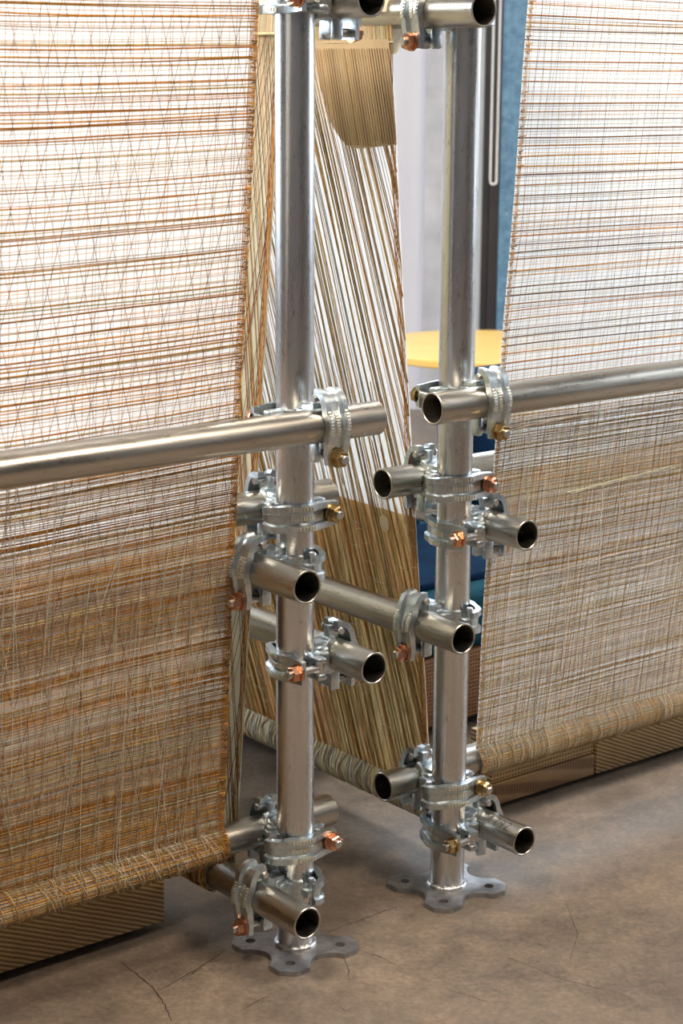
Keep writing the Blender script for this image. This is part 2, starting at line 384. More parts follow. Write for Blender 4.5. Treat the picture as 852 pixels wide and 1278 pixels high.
# stamped number on the low pipe (read along the pipe towards its open end)
def stamp(obj):
    glyph = {'4': [[(.62, 0), (.62, 1), (.05, .32), (.95, .32)]], '7': [[(.08, .98), (.92, .98), (.38, 0)]],
             '9': [[(.9, .62), (.7, .42), (.3, .45), (.1, .7), (.3, .97), (.7, .97), (.9, .7), (.85, .3), (.55, 0)]],
             '2': [[(.1, .75), (.3, .98), (.7, .97), (.88, .72), (.1, .02), (.92, .02)]]}
    bm = bmesh.new(); H, Wd, st = .0135, .0085, .0118
    cx, cz = ox+D, ZR['b3']
    for i, ch in enumerate('4792'):
        y0 = -.012-i*st                      # first digit farther back, last one next to the open end
        for line in glyph[ch]:
            pts = []
            for a, b in zip(line, line[1:]):
                for k in range(8): pts.append((a[0]+(b[0]-a[0])*k/8, a[1]+(b[1]-a[1])*k/8))
            pts.append(line[-1]); P = []
            for u, v in pts:
                th = radians(138) - (v*H)/RQ + .0           # around the pipe from its viewer side up to its top
                P.append((Vector((cx+(RQ+.0002)*cos(th), y0-u*Wd, cz+(RQ+.0002)*sin(th))), Vector((cos(th), 0, sin(th)))))
            rows = []
            for j, (p, n) in enumerate(P):
                d = (P[min(j+1, len(P)-1)][0]-P[max(j-1, 0)][0]).normalized(); s = d.cross(n).normalized()*.0007
                rows.append((bm.verts.new(p+s), bm.verts.new(p-s)))
            for a, b in zip(rows, rows[1:]): bm.faces.new((a[0], a[1], b[1], b[0]))
    o = link('stamped_number', bm_mesh(bm, 'stamp', 0), 'stamp_ink'); o.parent = obj; o.matrix_parent_inverse = obj.matrix_world.inverted()
    o['label'] = 'dark stamped digits 4792'
bpy.context.view_layer.update()
stamp(stamped)

# ------------------------------------------------------------------ right-angle couplers
def sweep(bm, path, prof):
    """path: inner line in xy; prof(i, s) -> list of (outward offset, z)."""
    P = [Vector((*p, 0)) for p in path]; rings = []; L = [0]
    for a, b in zip(P, P[1:]): L.append(L[-1]+(b-a).length)
    for i, p in enumerate(P):
        d = (P[min(i+1, len(P)-1)]-P[max(i-1, 0)]).normalized(); n = Vector((d.y, -d.x, 0))
        rings.append([p+n*o+Vector((0, 0, z)) for o, z in prof(i, L[i]/L[-1])])
    add_rings(bm, rings)
def half_parts(r):
    g = r+.0004; xh, xb = -(r+.0125), r+.0165; parts = {}
    # swinging cap with two ribs
    bm = bmesh.new()
    path = [(xh-.004, .004), (xh-.0038, -.004), (xh-.001, -.0095), (xh+.006, -.0135)]
    path += [(g*cos(radians(a)), g*sin(radians(a))) for a in range(230, 297, 6)]
    ye = g*sin(radians(328)); path += [(g*.93-.002, ye-.0075), (xb-.008, ye-.0065), (xb+.000, ye-.0063), (xb+.008, ye-.0063)]
    def prof(i, s):
        e = max(0, (s-.80)/.20); b = max(0, (.16-s)/.16)
        h = .0175-.0022*e-.002*b; rb = .0036+.001*sin(pi*s)+.0012*e; t = .0042; w_ = .0088-.001*e
        if s > .78: t = .0022
        return [(0, -h), (0, h), (t+rb, h-.0008), (t+rb, h-w_), (t, h-w_-.0022), (t, -(h-w_-.0022)), (t+rb, -(h-w_)), (t+rb, -(h-.0008))]
    sweep(bm, path, prof)
    bmesh.ops.bevel(bm, geom=[e for e in bm.edges if len(e.link_faces) == 2 and e.calc_face_angle(0) > .6], offset=.0011, segments=2, profile=.6, affect='EDGES', clamp_overlap=True)
    parts['cap'] = bm_mesh(bm, 'cap', 50)
    # raised casting marks (worn, unreadable rows)
    bm = bmesh.new(); rr = random.Random(3)
    for z, off, n, hh in ((0, .0044, 10, .0054), (.0128, .0090, 7, .0046), (-.0128, .0090, 9, .0046)):
        for k in range(n):
            a = radians(253+(k-(n-1)/2)*7.4); R_ = g+off; c_ = Vector((R_*cos(a), R_*sin(a), z))
            M_ = Matrix.Translation(c_) @ Matrix.Rotation(a, 4, 'Z')
            wd = rr.uniform(.0009, .0013)
            add_box(bm, (-.0006, -wd, -hh/2), (.0014, wd, hh/2), M_)
            if rr.random() < .6: 
                vs_ = add_box(bm, (.0003, -wd*.45, -hh*.28), (.0008, wd*.45, hh*.28), M_)
    parts['marks'] = bm_mesh(bm, 'marks', 0)
    # saddle (fixed) half with hinge lug and forked bolt ears
    bm = bmesh.new()
    path = [(g*cos(radians(a)), g*sin(radians(a))) for a in range(8, 173, 12)]
    sweep(bm, path, lambda i, s: [(0, -.0145), (0, .0145), (.0062, .0135), (.0062, -.0135)])
    add_box(bm, (xh-.006, -.0105, -.0052), (-(r-.001), .012, .0052), None, .0022)
    for s in (-1, 1):
        z0, z1 = sorted((s*.0068, s*.0150))
        add_box(bm, (r-.001, -.0005, z0), (xb+.0085, .0145, z1), None, .0028)
    add_box(bm, (r-.002, .007, -.010), (xb+.003, .0150, .010), None, .002)
    parts['saddle'] = bm
    # hinge pin
    bm = bmesh.new(); add_cyl(bm, (xh, .0005, -.0190), (xh, .0005, .0190), .0036, 16)
    for s in (-1, 1): add_cyl(bm, (xh, .0005, s*.0165), (xh, .0005, s*.0195), .0052, 16, .0040) if s > 0 else add_cyl(bm, (xh, .0005, -.0165), (xh, .0005, -.0195), .0052, 16, .0040)
    parts['pin'] = bm_mesh(bm, 'pin', 40)
    # bolt, washer-faced nut
    yn = g*sin(radians(328))-.0065-.0066
    bm = bmesh.new(); add_cyl(bm, (xb, .010, 0), (xb, yn-.0150, 0), .0054, 20); add_cyl(bm, (xb, yn-.0150, 0), (xb, yn-.0162, 0), .0054, 20, .0042)
    add_cyl(bm, (xb, .0075, -.0125), (xb, .0075, .0125), .0062, 16)
    parts['bolt'] = bm_mesh(bm, 'bolt', 40)
    bm = bmesh.new()
    hexr = lambda y, R_: [(xb+R_*cos(pi*k/3+.26), y, R_*sin(pi*k/3+.26)) for k in range(6)]
    add_rings(bm, [hexr(yn-.0012, .0096), hexr(yn-.0022, .0106), hexr(yn-.0102, .0106), hexr(yn-.0114, .0092)])
    parts['nut'] = bm_mesh(bm, 'nut', 20)
    bm = bmesh.new(); add_cyl(bm, (xb, yn-.0020, 0), (xb, yn+.0010, 0), .0118, 28)
    parts['washer'] = bm_mesh(bm, 'washer', 40)
    return parts
HP, HQ = half_parts(RP), half_parts(RQ)
TQ = Matrix(((0, 0, -1, 0), (0, -1, 0, D), (-1, 0, 0, 0), (0, 0, 0, 1)))    # post half -> pipe half (hinge on top, bolt below)
bm = bmesh.new()
tmp = bpy.data.meshes.new('t1'); HP['saddle'].to_mesh(tmp); bm.from_mesh(tmp)
tmp2 = bpy.data.meshes.new('t2'); HQ['saddle'].to_mesh(tmp2); tmp2.transform(TQ); bm.from_mesh(tmp2)
add_box(bm, (-.0175, RP-.002, -.0175), (.0175, D-RQ+.002, .0175), None, .0045)
add_box(bm, (-.0235, RP-.010, -.0125), (.0235, D-RQ-.001, .0125), None, .004)
add_box(bm, (-.0125, RP+.001, -.0235), (.0125, D-RQ+.010, .0235), None, .004)
body_me = bm_mesh(bm, 'body', 40)
def coupler(loc, rot, label, group, nuts=('copper_nut', 'copper_nut')):
    t = empty('scaffold_coupler', Matrix.Translation(loc) @ Matrix.Rotation(rot, 4, 'Z')); tag(t, label, 'coupler', group)
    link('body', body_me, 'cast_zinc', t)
    for h, tr, nm in ((HP, Matrix.Identity(4), nuts[0]), (HQ, TQ, nuts[1])):
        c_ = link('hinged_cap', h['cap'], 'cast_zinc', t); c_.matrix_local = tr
        link('casting_marks', h['marks'], 'lettering_zinc', c_)
        link('hinge_pin', h['pin'], 'bolt_steel', t).matrix_local = tr
        link('bolt', h['bolt'], 'bolt_steel', t).matrix_local = tr
        n_ = link('nut', h['nut'], 'copper_nut', t); n_.matrix_local = tr
        n_.material_slots[0].link = 'OBJECT'; n_.material_slots[0].material = MAT[nm]
        wz = link('washer', h['washer'], 'bolt_steel', n_)
        wz.material_slots[0].link = 'OBJECT'; wz.material_slots[0].material = MAT[nm]
GC = 'right-angle couplers on the scaffold posts'
AF, AM, B1, B2 = pi, 0, pi/2, -pi/2
LT = 'the post beside the orange mesh'; RT = 'the post beside the beige mesh'
for loc, z, rot, lab, nuts in (
    (PL, ZL['af'], AF, 'coupler holding the long pipe that crosses the orange mesh', ('copper_nut', 'brass_nut')),
    (PL, ZL['am'], AM, 'coupler with a ribbed band around the post, below the long pipe across the orange mesh', ('brass_nut', 'copper_nut')),
    (PL, ZL['b1'], B1, 'coupler with a copper nut on the forward pipe end beside the orange mesh edge', ('copper_nut', 'copper_nut')),
    (PL, ZL['b2'], B2, 'coupler with a level bolt and copper nut, gripping the pipe between the two posts', ('copper_nut', 'copper_nut')),
    (PL, ZL['al'], AM, 'ribbed coupler joining the post to the low pipe with the orange mesh hem', ('copper_nut', 'copper_nut')),
    (PL, ZL['b3'], B1, 'lowest coupler, just above the base plate, on the brownish pipe wrapped in orange mesh', ('copper_nut', 'copper_nut')),
    (PL, ZL['t'], B2, 'high coupler gripping the cross pipe of the narrow screen beside the orange mesh', ('copper_nut', 'copper_nut')),
    (PL, ZL['ta'], AF, 'topmost coupler holding the pipe that the orange mesh hangs from', ('copper_nut', 'copper_nut')),
    (PR, ZR['af'], AF, 'coupler with a yellowish nut holding the long pipe that crosses the beige mesh', ('brass_nut', 'brass_nut')),
    (PR, ZR['am'], AM, 'ribbed coupler below the long pipe across the beige mesh, beside an open pipe end', ('copper_nut', 'copper_nut')),
    (PR, ZR['b2'], B2, 'coupler with a level bolt on the pipe end jutting in front of the beige mesh', ('copper_nut', 'copper_nut')),
    (PR, ZR['b1'], B1, 'coupler with a copper nut on the bare pipe in front of the fanned straw screen', ('copper_nut', 'copper_nut')),
    (PR, ZR['al'], AM, 'ribbed coupler with a yellowish nut on the low pipe with the beige mesh hem', ('brass_nut', 'copper_nut')),
    (PR, ZR['b3'], B2, 'coupler with a level bolt on the pipe stamped 4792', ('brass_nut', 'copper_nut')),
    (PR, ZR['t'], B1, 'high coupler with a copper nut on the pipe that the fanned straw screen hangs from', ('copper_nut', 'copper_nut')),
    (PR, ZR['ta'], AF, 'topmost coupler holding the pipe that the beige mesh hangs from', ('copper_nut', 'copper_nut'))):
    coupler(loc+Vector((0, 0, z)), rot, lab, GC, nuts)

# ------------------------------------------------------------------ woven screens
OR, OR2, TAN, CREAM, DKB, OLV, PALE = (.54, .25, .040), (.68, .38, .09), (.64, .45, .19), (.76, .65, .43), (.28, .14, .045), (.48, .39, .17), (.82, .77, .66)
class Screen:
    """hanging sheet: runs along e, faces n, drops from a top line onto a round pipe and wraps under it."""
    def __init__(s, e, n, ctop, ztop, cb, zb, R=.0242, origin=(0, 0), wob=.002, seed=0, a0=68, turn=-1):
        s.e, s.n = Vector(e), Vector(n); s.ct, s.zt, s.cb, s.zb, s.R = ctop, ztop, cb, zb, R
        s.a0, s.turn = radians(a0), turn; s.ce, s.ze = cb+R*cos(s.a0), zb+R*sin(s.a0)
        s.o = Vector((*origin, 0)); s.wob = wob; s.seed = seed
        s.S = math.hypot(ztop-s.ze, ctop-s.ce); s.Wl = R*radians(330); s.T = s.S+s.Wl
    def cz(s, v):
        """cross-section point and outward normal for drop length v."""
        if v <= s.S:
            k = v/s.S; nn = Vector((s.zt-s.ze, s.ct-s.ce)).normalized()
            return s.ct+(s.ce-s.ct)*k, s.zt+(s.ze-s.zt)*k, nn.x, nn.y
        a = s.a0+s.turn*(v-s.S)/s.R
        return s.cb+s.R*cos(a), s.zb+s.R*sin(a), cos(a), sin(a)
    def P(s, u, v, off=0):
        c_, z, nc, nz = s.cz(min(max(v, 0), s.T))
        fade = min(1, max(0, (s.S-v)/.12))
        wv = s.wob*fade*(sin(u*31+s.seed)*.6+sin(u*13+v*5+s.seed*2)*.8+sin(v*17-u*7+s.seed)*.5)
        c_ += nc*(off)+wv; z += nz*off
        q = s.o + s.e*u + s.n*c_; q.z = z; return q
    def sheet(s, edge0, edge1, v0, v1, nu, nv, off=0, name='film'):
        bm = bmesh.new(); g = []
        vv = [v0+(v1-v0)*j/nv for j in range(nv+1)]
        if v1 > s.S: vv = sorted(set(vv+[s.S+s.Wl*k/24 for k in range(25) if s.S+s.Wl*k/24 <= v1]))
        for v in vv:
            a, b = edge0(v), edge1(v)
            g.append([bm.verts.new(s.P(a+(b-a)*i/nu, v, off)) for i in range(nu+1)])
        for r0, r1 in zip(g, g[1:]):
            for i in range(nu): bm.faces.new((r0[i], r0[i+1], r1[i+1], r1[i]))
        return bm_mesh(bm, name, 180)
class Strands:
    def __init__(s, scr): s.scr = scr; s.v, s.f, s.c = [], [], []
    def add(s, uv, w, col, off=.0008, th=.0005):
        """one flat strand through the sheet points uv."""
        sc = s.scr; pts = [sc.P(u, v, off) for u, v in uv]; up = [sc.P(u, v, off+.001)-p for (u, v), p in zip(uv, pts)]
        base = len(s.v); n = len(pts)
        j = rnd.uniform(.8, 1.2); col = tuple(min(1, c_*j*rnd.uniform(.94, 1.06)) for c_ in col)
        for i, p in enumerate(pts):
            d = pts[min(i+1, n-1)]-pts[max(i-1, 0)]
            nn = up[i].normalized(); sd = d.cross(nn)
            if sd.length < 1e-9: sd = Vector((0, 0, 1))
            sd = sd.normalized()*(w/2); nn = nn*(th/2)
            s.v += [p+sd, p+nn, p-sd, p-nn]; s.c += [col]*4
        for i in range(n-1):
            a = base+4*i
            for k in range(4): s.f.append((a+k, a+(k+1) % 4, a+4+(k+1) % 4, a+4+k))
    def build(s, name, parent):
        me = bpy.data.meshes.new(name); me.from_pydata([tuple(x) for x in s.v], [], s.f)
        at = me.color_attributes.new('Col', 'FLOAT_COLOR', 'POINT')
        at.data.foreach_set('color', [q for c_ in s.c for q in (*c_, 1)])
        me.shade_smooth(); o = link(name, me, 'strand', parent); o['kind'] = 'stuff'; return o
def screen_root(loc, label, group):
    return tag(empty('woven_screen', Matrix.Translation((0, 0, 0))), label, 'screen', group)
GS = 'woven screens hung on the scaffold'
def wob1(seed, amp, n=5):
    r = random.Random(seed); k = [(r.uniform(3, 16), r.uniform(0, 6.3), r.uniform(.3, 1)) for _ in range(n)]
    return lambda u: amp*sum(a*sin(f*u+p) for f, p, a in k)/n*1.6
def lin(v0, a, v1, b): return lambda v: a+(b-a)*(v-v0)/(v1-v0)

# -- orange mesh screen (runs along x, faces -y)
A1 = Screen((1, 0, 0), (0, -1, 0), D+.010, 1.352, -D, ZL['al'], wob=.0022, seed=1)
r1 = screen_root(None, 'large coarse orange-brown mesh screen with diamond threads over white film', GS)
eL, eR = (lambda v: -1.15), (lambda v: -.099+.019*min(v, A1.S)/A1.S)
link('film', A1.sheet(eL, eR, 0, A1.T, 60, 60), 'film', r1)
st = Strands(A1); v = .012; k = 0
big = wob1(11, .010)
while v < A1.S+A1.Wl*.85:
    lo_ = v > .66                     # below the long pipe the weave is closer
    f = wob1(100+k, .0016); tilt = rnd.uniform(-.002, .002); sag = .006*sin(v*9)
    n = 44; amp = min(1, v/.3)*min(1, max(0, (A1.S-v)/.15))
    uv = []
    for i in range(n+1):
        u = -.75+(eR(v)+.75)*i/n
        uv.append((u, v+f(u)+amp*(big(u*.9+v*.35)+tilt*i/n)))
    uv[-1] = (eR(v)+.001, uv[-1][1])
    wdt = rnd.choice([.0006, .0008, .0010, .0013, .0017, .0020])
    st.add(uv, wdt, rnd.choice([OR, OR, OR2, OR2, TAN, CREAM, OR2]), .0012)
    v += rnd.choice([.0020, .0028, .0038, .0050, .0060]) * (.62 if lo_ else 1); k += 1
st.build('weft_strands', r1)
st = Strands(A1)
u = -.75
vs_end = A1.S+A1.Wl*.9
def vline(u, v0, v1, amp, n=70, du=0):
    f = wob1(int(abs(u)*1e5) % 9999, amp); return [(u+f(v0+(v1-v0)*i/n)+du*i/n, v0+(v1-v0)*i/n) for i in range(n+1)]
while u < -.1:
    st.add(vline(u, .0, vs_end, .0008), rnd.uniform(.0004, .0007), rnd.choice([(.44, .28, .13), TAN, OR2]), .0018); u += rnd.choice([.010, .0105, .011, .004])
u = -1.30
while u < .25:                                    # two crossing sets of slanting threads
    for sg in (1, -1):
        pts = []; n = 150
        for i in range(n+1):
            v_ = vs_end*i/n; uu = u+.26*v_*sg + (0 if sg > 0 else .33)
            if -.76 < uu < eR(v_)-.002: pts.append((uu, v_))
        if len(pts) > 2: st.add(pts, rnd.uniform(.0005, .0007), rnd.choice([(.40, .22, .09), (.46, .28, .13), (.36, .18, .06)]), .0022)
    u += .0235
st.build('warp_and_cross_threads', r1)
st = Strands(A1)                                   # pale fine threads in the closer lower weave
for k in range(230):
    u = rnd.uniform(-.72, -.1); v0 = rnd.uniform(.62, .95); v1 = min(vs_end, v0+rnd.uniform(.12, .5)); dd = rnd.uniform(-.06, .06)
    pts = [(u+dd*i/30, v0+(v1-v0)*i/30) for i in range(31)]; pts = [p for p in pts if p[0] < eR(p[1])-.003]
    if len(pts) > 2: st.add(pts, rnd.uniform(.0005, .0011), rnd.choice([CREAM, PALE, PALE, (.72, .54, .38)]), .0026)
v = .64
while v < vs_end:
    f = wob1(int(v*1e5), .0014); st.add([(-.75+(eR(v)+.75)*i/30, v+f(-.75+(eR(v)+.75)*i/30)+big((-.75+(eR(v)+.75)*i/30)*.9+v*.35)*min(1, max(0, (A1.S-v)/.15))) for i in range(31)], rnd.uniform(.0005, .0012), rnd.choice([TAN, CREAM, CREAM, (.66, .46, .28), OLV]), .0005); v += .0031
for k in range(110):                                # slanting wraps on the hem
    u = rnd.uniform(-.74, -.1); dd = rnd.uniform(.02, .06)
    pts = [(u+dd*i/14, A1.S-.004+(A1.Wl*.5+.004)*i/14) for i in range(15)]; pts = [p for p in pts if p[0] < eR(p[1])]
    if len(pts) > 2: st.add(pts, rnd.uniform(.0005, .0010), rnd.choice([CREAM, TAN, OR2, PALE]), .0026)
st.build('fine_lower_threads', r1)
st = Strands(A1)                                   # looped selvedge
for q in range(5):
    st.add([(eR(v_)-.0022*q, v_) for v_ in [vs_end*i/110 for i in range(111)]], .0012, rnd.choice([OR, OR2]), .003)
v = .01
while v < vs_end-.01:
    e0 = eR(v); wd = rnd.uniform(.005, .010)
    st.add([(e0-wd, v), (e0-wd*.4, v+.0012), (e0+.0012, v+.0008), (e0-.0005, v+.003), (e0-wd*.6, v+.0042)], .0016, rnd.choice([OR, OR2, DKB]), .0036); v += rnd.uniform(.005, .010)
st.build('selvedge', r1)

# -- beige crinkled mesh screen (runs along x, faces -y)
A2 = Screen((1, 0, 0), (0, -1, 0), D-oy+.010, 1.346, -D-oy, ZR['al'], wob=.0020, seed=4)
r2 = screen_root(None, 'large beige crinkled mesh screen with brown level threads over white film', GS)
e2 = lambda v: .338+.045*(min(v, A2.S)/A2.S)**1.4
eE = lambda v: 1.55
link('film', A2.sheet(e2, eE, 0, A2.T, 60, 60), 'film', r2)
st = Strands(A2); v = .012; k = 0
while v < A2.S+A2.Wl*.85:
    lo_ = v > .68; f = wob1(300+k, .0014); n = 44; thick = k % 3 == 0
    a0 = e2(v); uv = [(a0+(1.2-a0)*i/n, v+f(i/n*.8)+.010*(i/n)*(.6 if v < .6 else .3)) for i in range(n+1)]
    uv[0] = (a0-.001, uv[0][1])
    st.add(uv, rnd.uniform(.0013, .0020) if thick else rnd.uniform(.0004, .0008), rnd.choice([OR, DKB, OR2] if thick else [TAN, OLV, DKB, OR2]) if not lo_ else rnd.choice([OR2, TAN, TAN, CREAM, OR]), .0012)
    v += rnd.choice([.0025, .004, .0055])*(.75 if lo_ else 1); k += 1
st.build('weft_strands', r2)
st = Strands(A2); u = .30; end2 = A2.S+A2.Wl*.9
while u < 1.2:
    pts = [p for p in vline(u, 0, end2, .0016, 90) if p[0] > e2(p[1])+.002]
    if len(pts) > 3: st.add(pts, rnd.uniform(.0004, .0007), rnd.choice([DKB, OLV, TAN]), .0018)
    u += rnd.choice([.0125, .013, .0135])
u = .30
while u < 1.2:                                     # loose pairs that cross and part
    ph = rnd.uniform(0, 6); pts = [(u+.0055*math.asin(sin(v_*26+ph))/1.57, v_) for v_ in [end2*i/170 for i in range(171)]]
    pts = [p for p in pts if p[0] > e2(p[1])+.002]
    if len(pts) > 3: st.add(pts, .0004, rnd.choice([DKB, OLV]), .0022)
    u += .0125
st.build('warp_threads', r2)
st = Strands(A2)                                   # dense pale lower weave
v = .66
while v < end2:
    f = wob1(int(v*1e5)+7, .0016); a0 = e2(v); st.add([(a0+(1.2-a0)*i/30, v+f(i/30*.7)+.004*i/30) for i in range(31)], rnd.uniform(.0006, .0014), rnd.choice([CREAM, TAN, (.62, .48, .28), CREAM, TAN]), .0016); v += .0025
u = .36
while u < 1.2:
    v0 = rnd.uniform(.66, .72); pts = [p for p in vline(u, v0, end2, .002, 50) if p[0] > e2(p[1])+.001]
    if len(pts) > 3: st.add(pts, rnd.uniform(.0005, .0013), rnd.choice([CREAM, TAN, (.62, .50, .31), PALE]), .0020)
    u += .0032
for k in range(26):                                # whitish creases
    u = rnd.uniform(.38, 1.1); v0 = rnd.uniform(.68, 1.05)
    if k % 4: pts = [(u+rnd.uniform(-.002, .002)+.02*(i/12), v0+.24*i/12) for i in range(13)]
    else: pts = [(u+.22*i/12, v0+rnd.uniform(-.001, .001)-.01*i/12) for i in range(13)]
    pts = [p for p in pts if p[0] > e2(p[1])+.003 and p[1] < A2.S]
    if len(pts) > 2: st.add(pts, rnd.uniform(.001, .003), PALE, .0028, .0012)
for k in range(90):
    u = rnd.uniform(.36, 1.15); dd = rnd.uniform(-.02, .02); pts = [(u+dd*i/14, A2.S-.003+(A2.Wl*.5)*i/14) for i in range(15)]; pts = [p for p in pts if p[0] > e2(p[1])]
    if len(pts) > 2: st.add(pts, rnd.uniform(.0008, .002), rnd.choice([CREAM, TAN, CREAM, PALE]), .003)
st.build('fine_lower_threads', r2)
st = Strands(A2); v = .01
for q in range(4): st.add([(e2(v_)+.001+.0018*q, v_) for v_ in [end2*i/90 for i in range(91)]], .0009, rnd.choice([TAN, OR2, CREAM]), .003)
while v < end2-.01:
    e0 = e2(v); wd = rnd.uniform(.004, .012)
    st.add([(e0+wd, v), (e0+wd*.4, v+.0012), (e0-.0012, v+.0008), (e0+.0005, v+.003), (e0+wd*.6, v+.0042)], .0013, rnd.choice([OR, OR2, DKB, TAN]) if v < .7 else rnd.choice([TAN, OR2]), .0036); v += rnd.uniform(.007, .013)
st.build('selvedge', r2)

# -- fanned straw screens (run along y, face -x)
def fan_screen(scr, a0, y1, label, seed, dark=False):
    root = screen_root(None, label, GS); r = random.Random(seed)
    a1 = (lambda v: y1); end = scr.S+scr.Wl*.95; y0 = a0(0)
    link('film', scr.sheet(a0, a1, 0, scr.T, 40, 60), 'shaded_film' if dark else 'film', root)
    link('hem', scr.sheet(a0, a1, 0, .042, 30, 10, .0022), 'cream_cloth', root)
    if not dark:
        o = link('lower_lining', scr.sheet(a0, a1, .69, scr.S, 30, 30, .0006), 'lining', root); o['label'] = 'opaque tan and olive streaked lower part'
        link('hem_cloth', scr.sheet(a0, a1, scr.S-.001, scr.T, 30, 30, .0014), 'cream_cloth', root)
    st = Strands(scr)
    def run(u, sl, f, w_, col, off, vs=.042, ve=None):
        pts = []; ve = scr.S if ve is None else ve
        for i in range(91):
            v_ = vs+(ve-vs)*i/90; uu = u-sl*(v_-.042)+f(v_)
            if a0(v_)+.0005 < uu < y1: pts.append((uu, v_))
            elif pts: break
        if len(pts) > 3: st.add(pts, w_, col, off, .0007)
    u = y0-.03
    while u < y1+.45:
        sl = (.26+.04*sin(u*6+seed)+r.uniform(-.012, .012)) if not dark else .20+r.uniform(-.02, .02)
        f = wob1(r.randrange(99999), .0016)
        if dark: run(u, sl, f, r.uniform(.0012, .0022), r.choice([(.36, .15, .04), (.42, .20, .06), DKB, TAN]), .0012)
        else:
            if r.random() < .7: run(u, sl+r.uniform(-.015, .015), f, r.uniform(.0020, .0042), r.choice([CREAM, CREAM, (.70, .56, .34), OLV, TAN]), .0010)
            run(u+.002, sl, f, r.uniform(.0010, .0019), r.choice([OR, OR2, (.46, .26, .09), OR2, DKB]), .0016)
        u += .0064 if not dark else .0052
    if dark:
        u = y0-.25
        while u < y1: run(u, -.24+r.uniform(-.03, .03), wob1(r.randrange(9999), .001), r.uniform(.0009, .0016), r.choice([(.30, .11, .03), DKB]), .0018); u += .011
    st.build('fanned_strands', root)
    st = Strands(scr)                             # closer, streaky lower part
    for k in range(330 if not dark else 10):
        u = r.uniform(y0-.05, y1+.1); v0 = r.uniform(.45, .95); v1 = min(scr.S, v0+r.uniform(.15, .45)); sl = r.choice([.30, .24, .27, .12])+r.uniform(-.03, .03)
        pts = [(u-sl*(v0+(v1-v0)*i/40-.5), v0+(v1-v0)*i/40) for i in range(41)]; pts = [p for p in pts if a0(p[1])+.0005 < p[0] < y1]
        if len(pts) > 3: st.add(pts, r.uniform(.0008, .0022), r.choice([TAN, OLV, OR2, CREAM, (.40, .30, .13), OLV, CREAM]), .0010+r.uniform(0, .0012), .0006)
    for k in range(170):                           # short pale flecks across
        u = r.uniform(y0, y1-.03); v_ = r.uniform(.66, scr.S-.02); pts = [(u+.004*i, v_+r.uniform(-.0015, .0015)) for i in range(r.randrange(3, 9))]
        pts = [p for p in pts if a0(p[1]) < p[0] < y1]
        if len(pts) > 2: st.add(pts, r.uniform(.0005, .0009), PALE, .0030, .0006)
    st.build('lower_streaks', root)
    st = Strands(scr)                             # wrapped straw on the bottom pipe
    u = y0-.06
    while u < y1:
        dd = r.uniform(-.05, .06); pts = [(u+dd*i/14, scr.S-.004+(scr.Wl*.9)*i/14) for i in range(15)]; pts = [p for p in pts if a0(p[1]) < p[0] < y1]
        if len(pts) > 2: st.add(pts, r.uniform(.002, .006), r.choice([(.88, .80, .58), PALE, (.86, .76, .52), PALE, CREAM]) if not dark else r.choice([OR, DKB, OR2, TAN]), .0018+r.uniform(0, .0022), .0012)
        u += .0034
    st.build('hem_wraps', root)
    st = Strands(scr)                             # edge cords and hem seam
    for q in range(6): st.add([(a0(v_)+.001+.0019*q+.0014*sin(70*v_+q*1.1), v_) for v_ in [scr.S*i/140 for i in range(141)]], .0016, r.choice([OR, OR2, TAN]) if not dark else r.choice([OR, (.30, .11, .03)]), .0024)
    st.add([(y0+(y1-y0)*i/40, .042) for i in range(41)], .004, CREAM, .0034, .002)
    for q in range(int((y1-y0)/.0036)):
        u = y0+.002+q*.0036; st.add([(u, .0), (u+r.uniform(-.001, .001), .042)], .0012, r.choice([TAN, CREAM, OLV]), .0032)
    st.build('edge_cords', root)
    return root
B1S = Screen((0, 1, 0), (-1, 0, 0), -.209, ZR['t']+.004, -(ox+D), ZR['b3'], R=.0272, wob=.0006, seed=2, a0=50)
edge1 = lambda v: .068+.036*min(1, max(v, 0)/B1S.S)**.6
rc = fan_screen(B1S, edge1, .98, 'straw-coloured screen of fanned strands between the posts, with a rounded tan patch', 21)
B2S = Screen((0, 1, 0), (-1, 0, 0), -.050, ZL['t']+.004, D, ZL['b3'], wob=.0010, seed=6, a0=172, turn=1)
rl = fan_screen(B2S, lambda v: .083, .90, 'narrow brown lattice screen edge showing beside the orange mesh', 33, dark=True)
# top hem loops over the pipes and the rounded patch
def hem_loop(scr, y0, y1, root, cx):
    bm = bmesh.new(); rows = []; zc = scr.zt-.004; R_ = RQ+.0032
    for i in range(15):
        a = radians(180-i*(250/14)); rows.append([bm.verts.new((cx+R_*cos(a), y, zc+R_*sin(a))) for y in [y0+(y1-y0)*k/12 for k in range(13)]])
    rows.append([bm.verts.new((cx-.004, y, zc-.052)) for y in [y0+(y1-y0)*k/12 for k in range(13)]])
    for a, b in zip(rows, rows[1:]):
        for k in range(12): bm.faces.new((a[k], a[k+1], b[k+1], b[k]))
    link('top_loop', bm_mesh(bm, 'loop', 180), 'cream_cloth', root)
hem_loop(B1S, .068, .98, rc, ox-D); hem_loop(B2S, .082, .90, rl, D)
p0 = B1S.P(.3, .1, .0)
n_ = Vector((-(B1S.zt-B1S.ze), 0, -(B1S.ct-B1S.ce))).normalized()
poly = [(489, 49), (491.5, 90), (494.5, 140), (497, 181), (480, 183), (462, 185), (446, 186), (436, 182), (427, 172), (418, 158), (412, 140), (405, 115), (398, 85), (392, 52)]
bm = bmesh.new(); vsx = []
for px in poly:
    q = onp(px, p0, n_); vsx.append(bm.verts.new(B1S.P(max(q.y, edge1(.1)), (B1S.zt-q.z)/(B1S.zt-B1S.ze)*B1S.S, .0045)))
f = bm.faces.new(vsx); ex = bmesh.ops.extrude_face_region(bm, geom=[f])
for g in ex['geom']:
    if isinstance(g, bmesh.types.BMVert): g.co -= n_*.0012
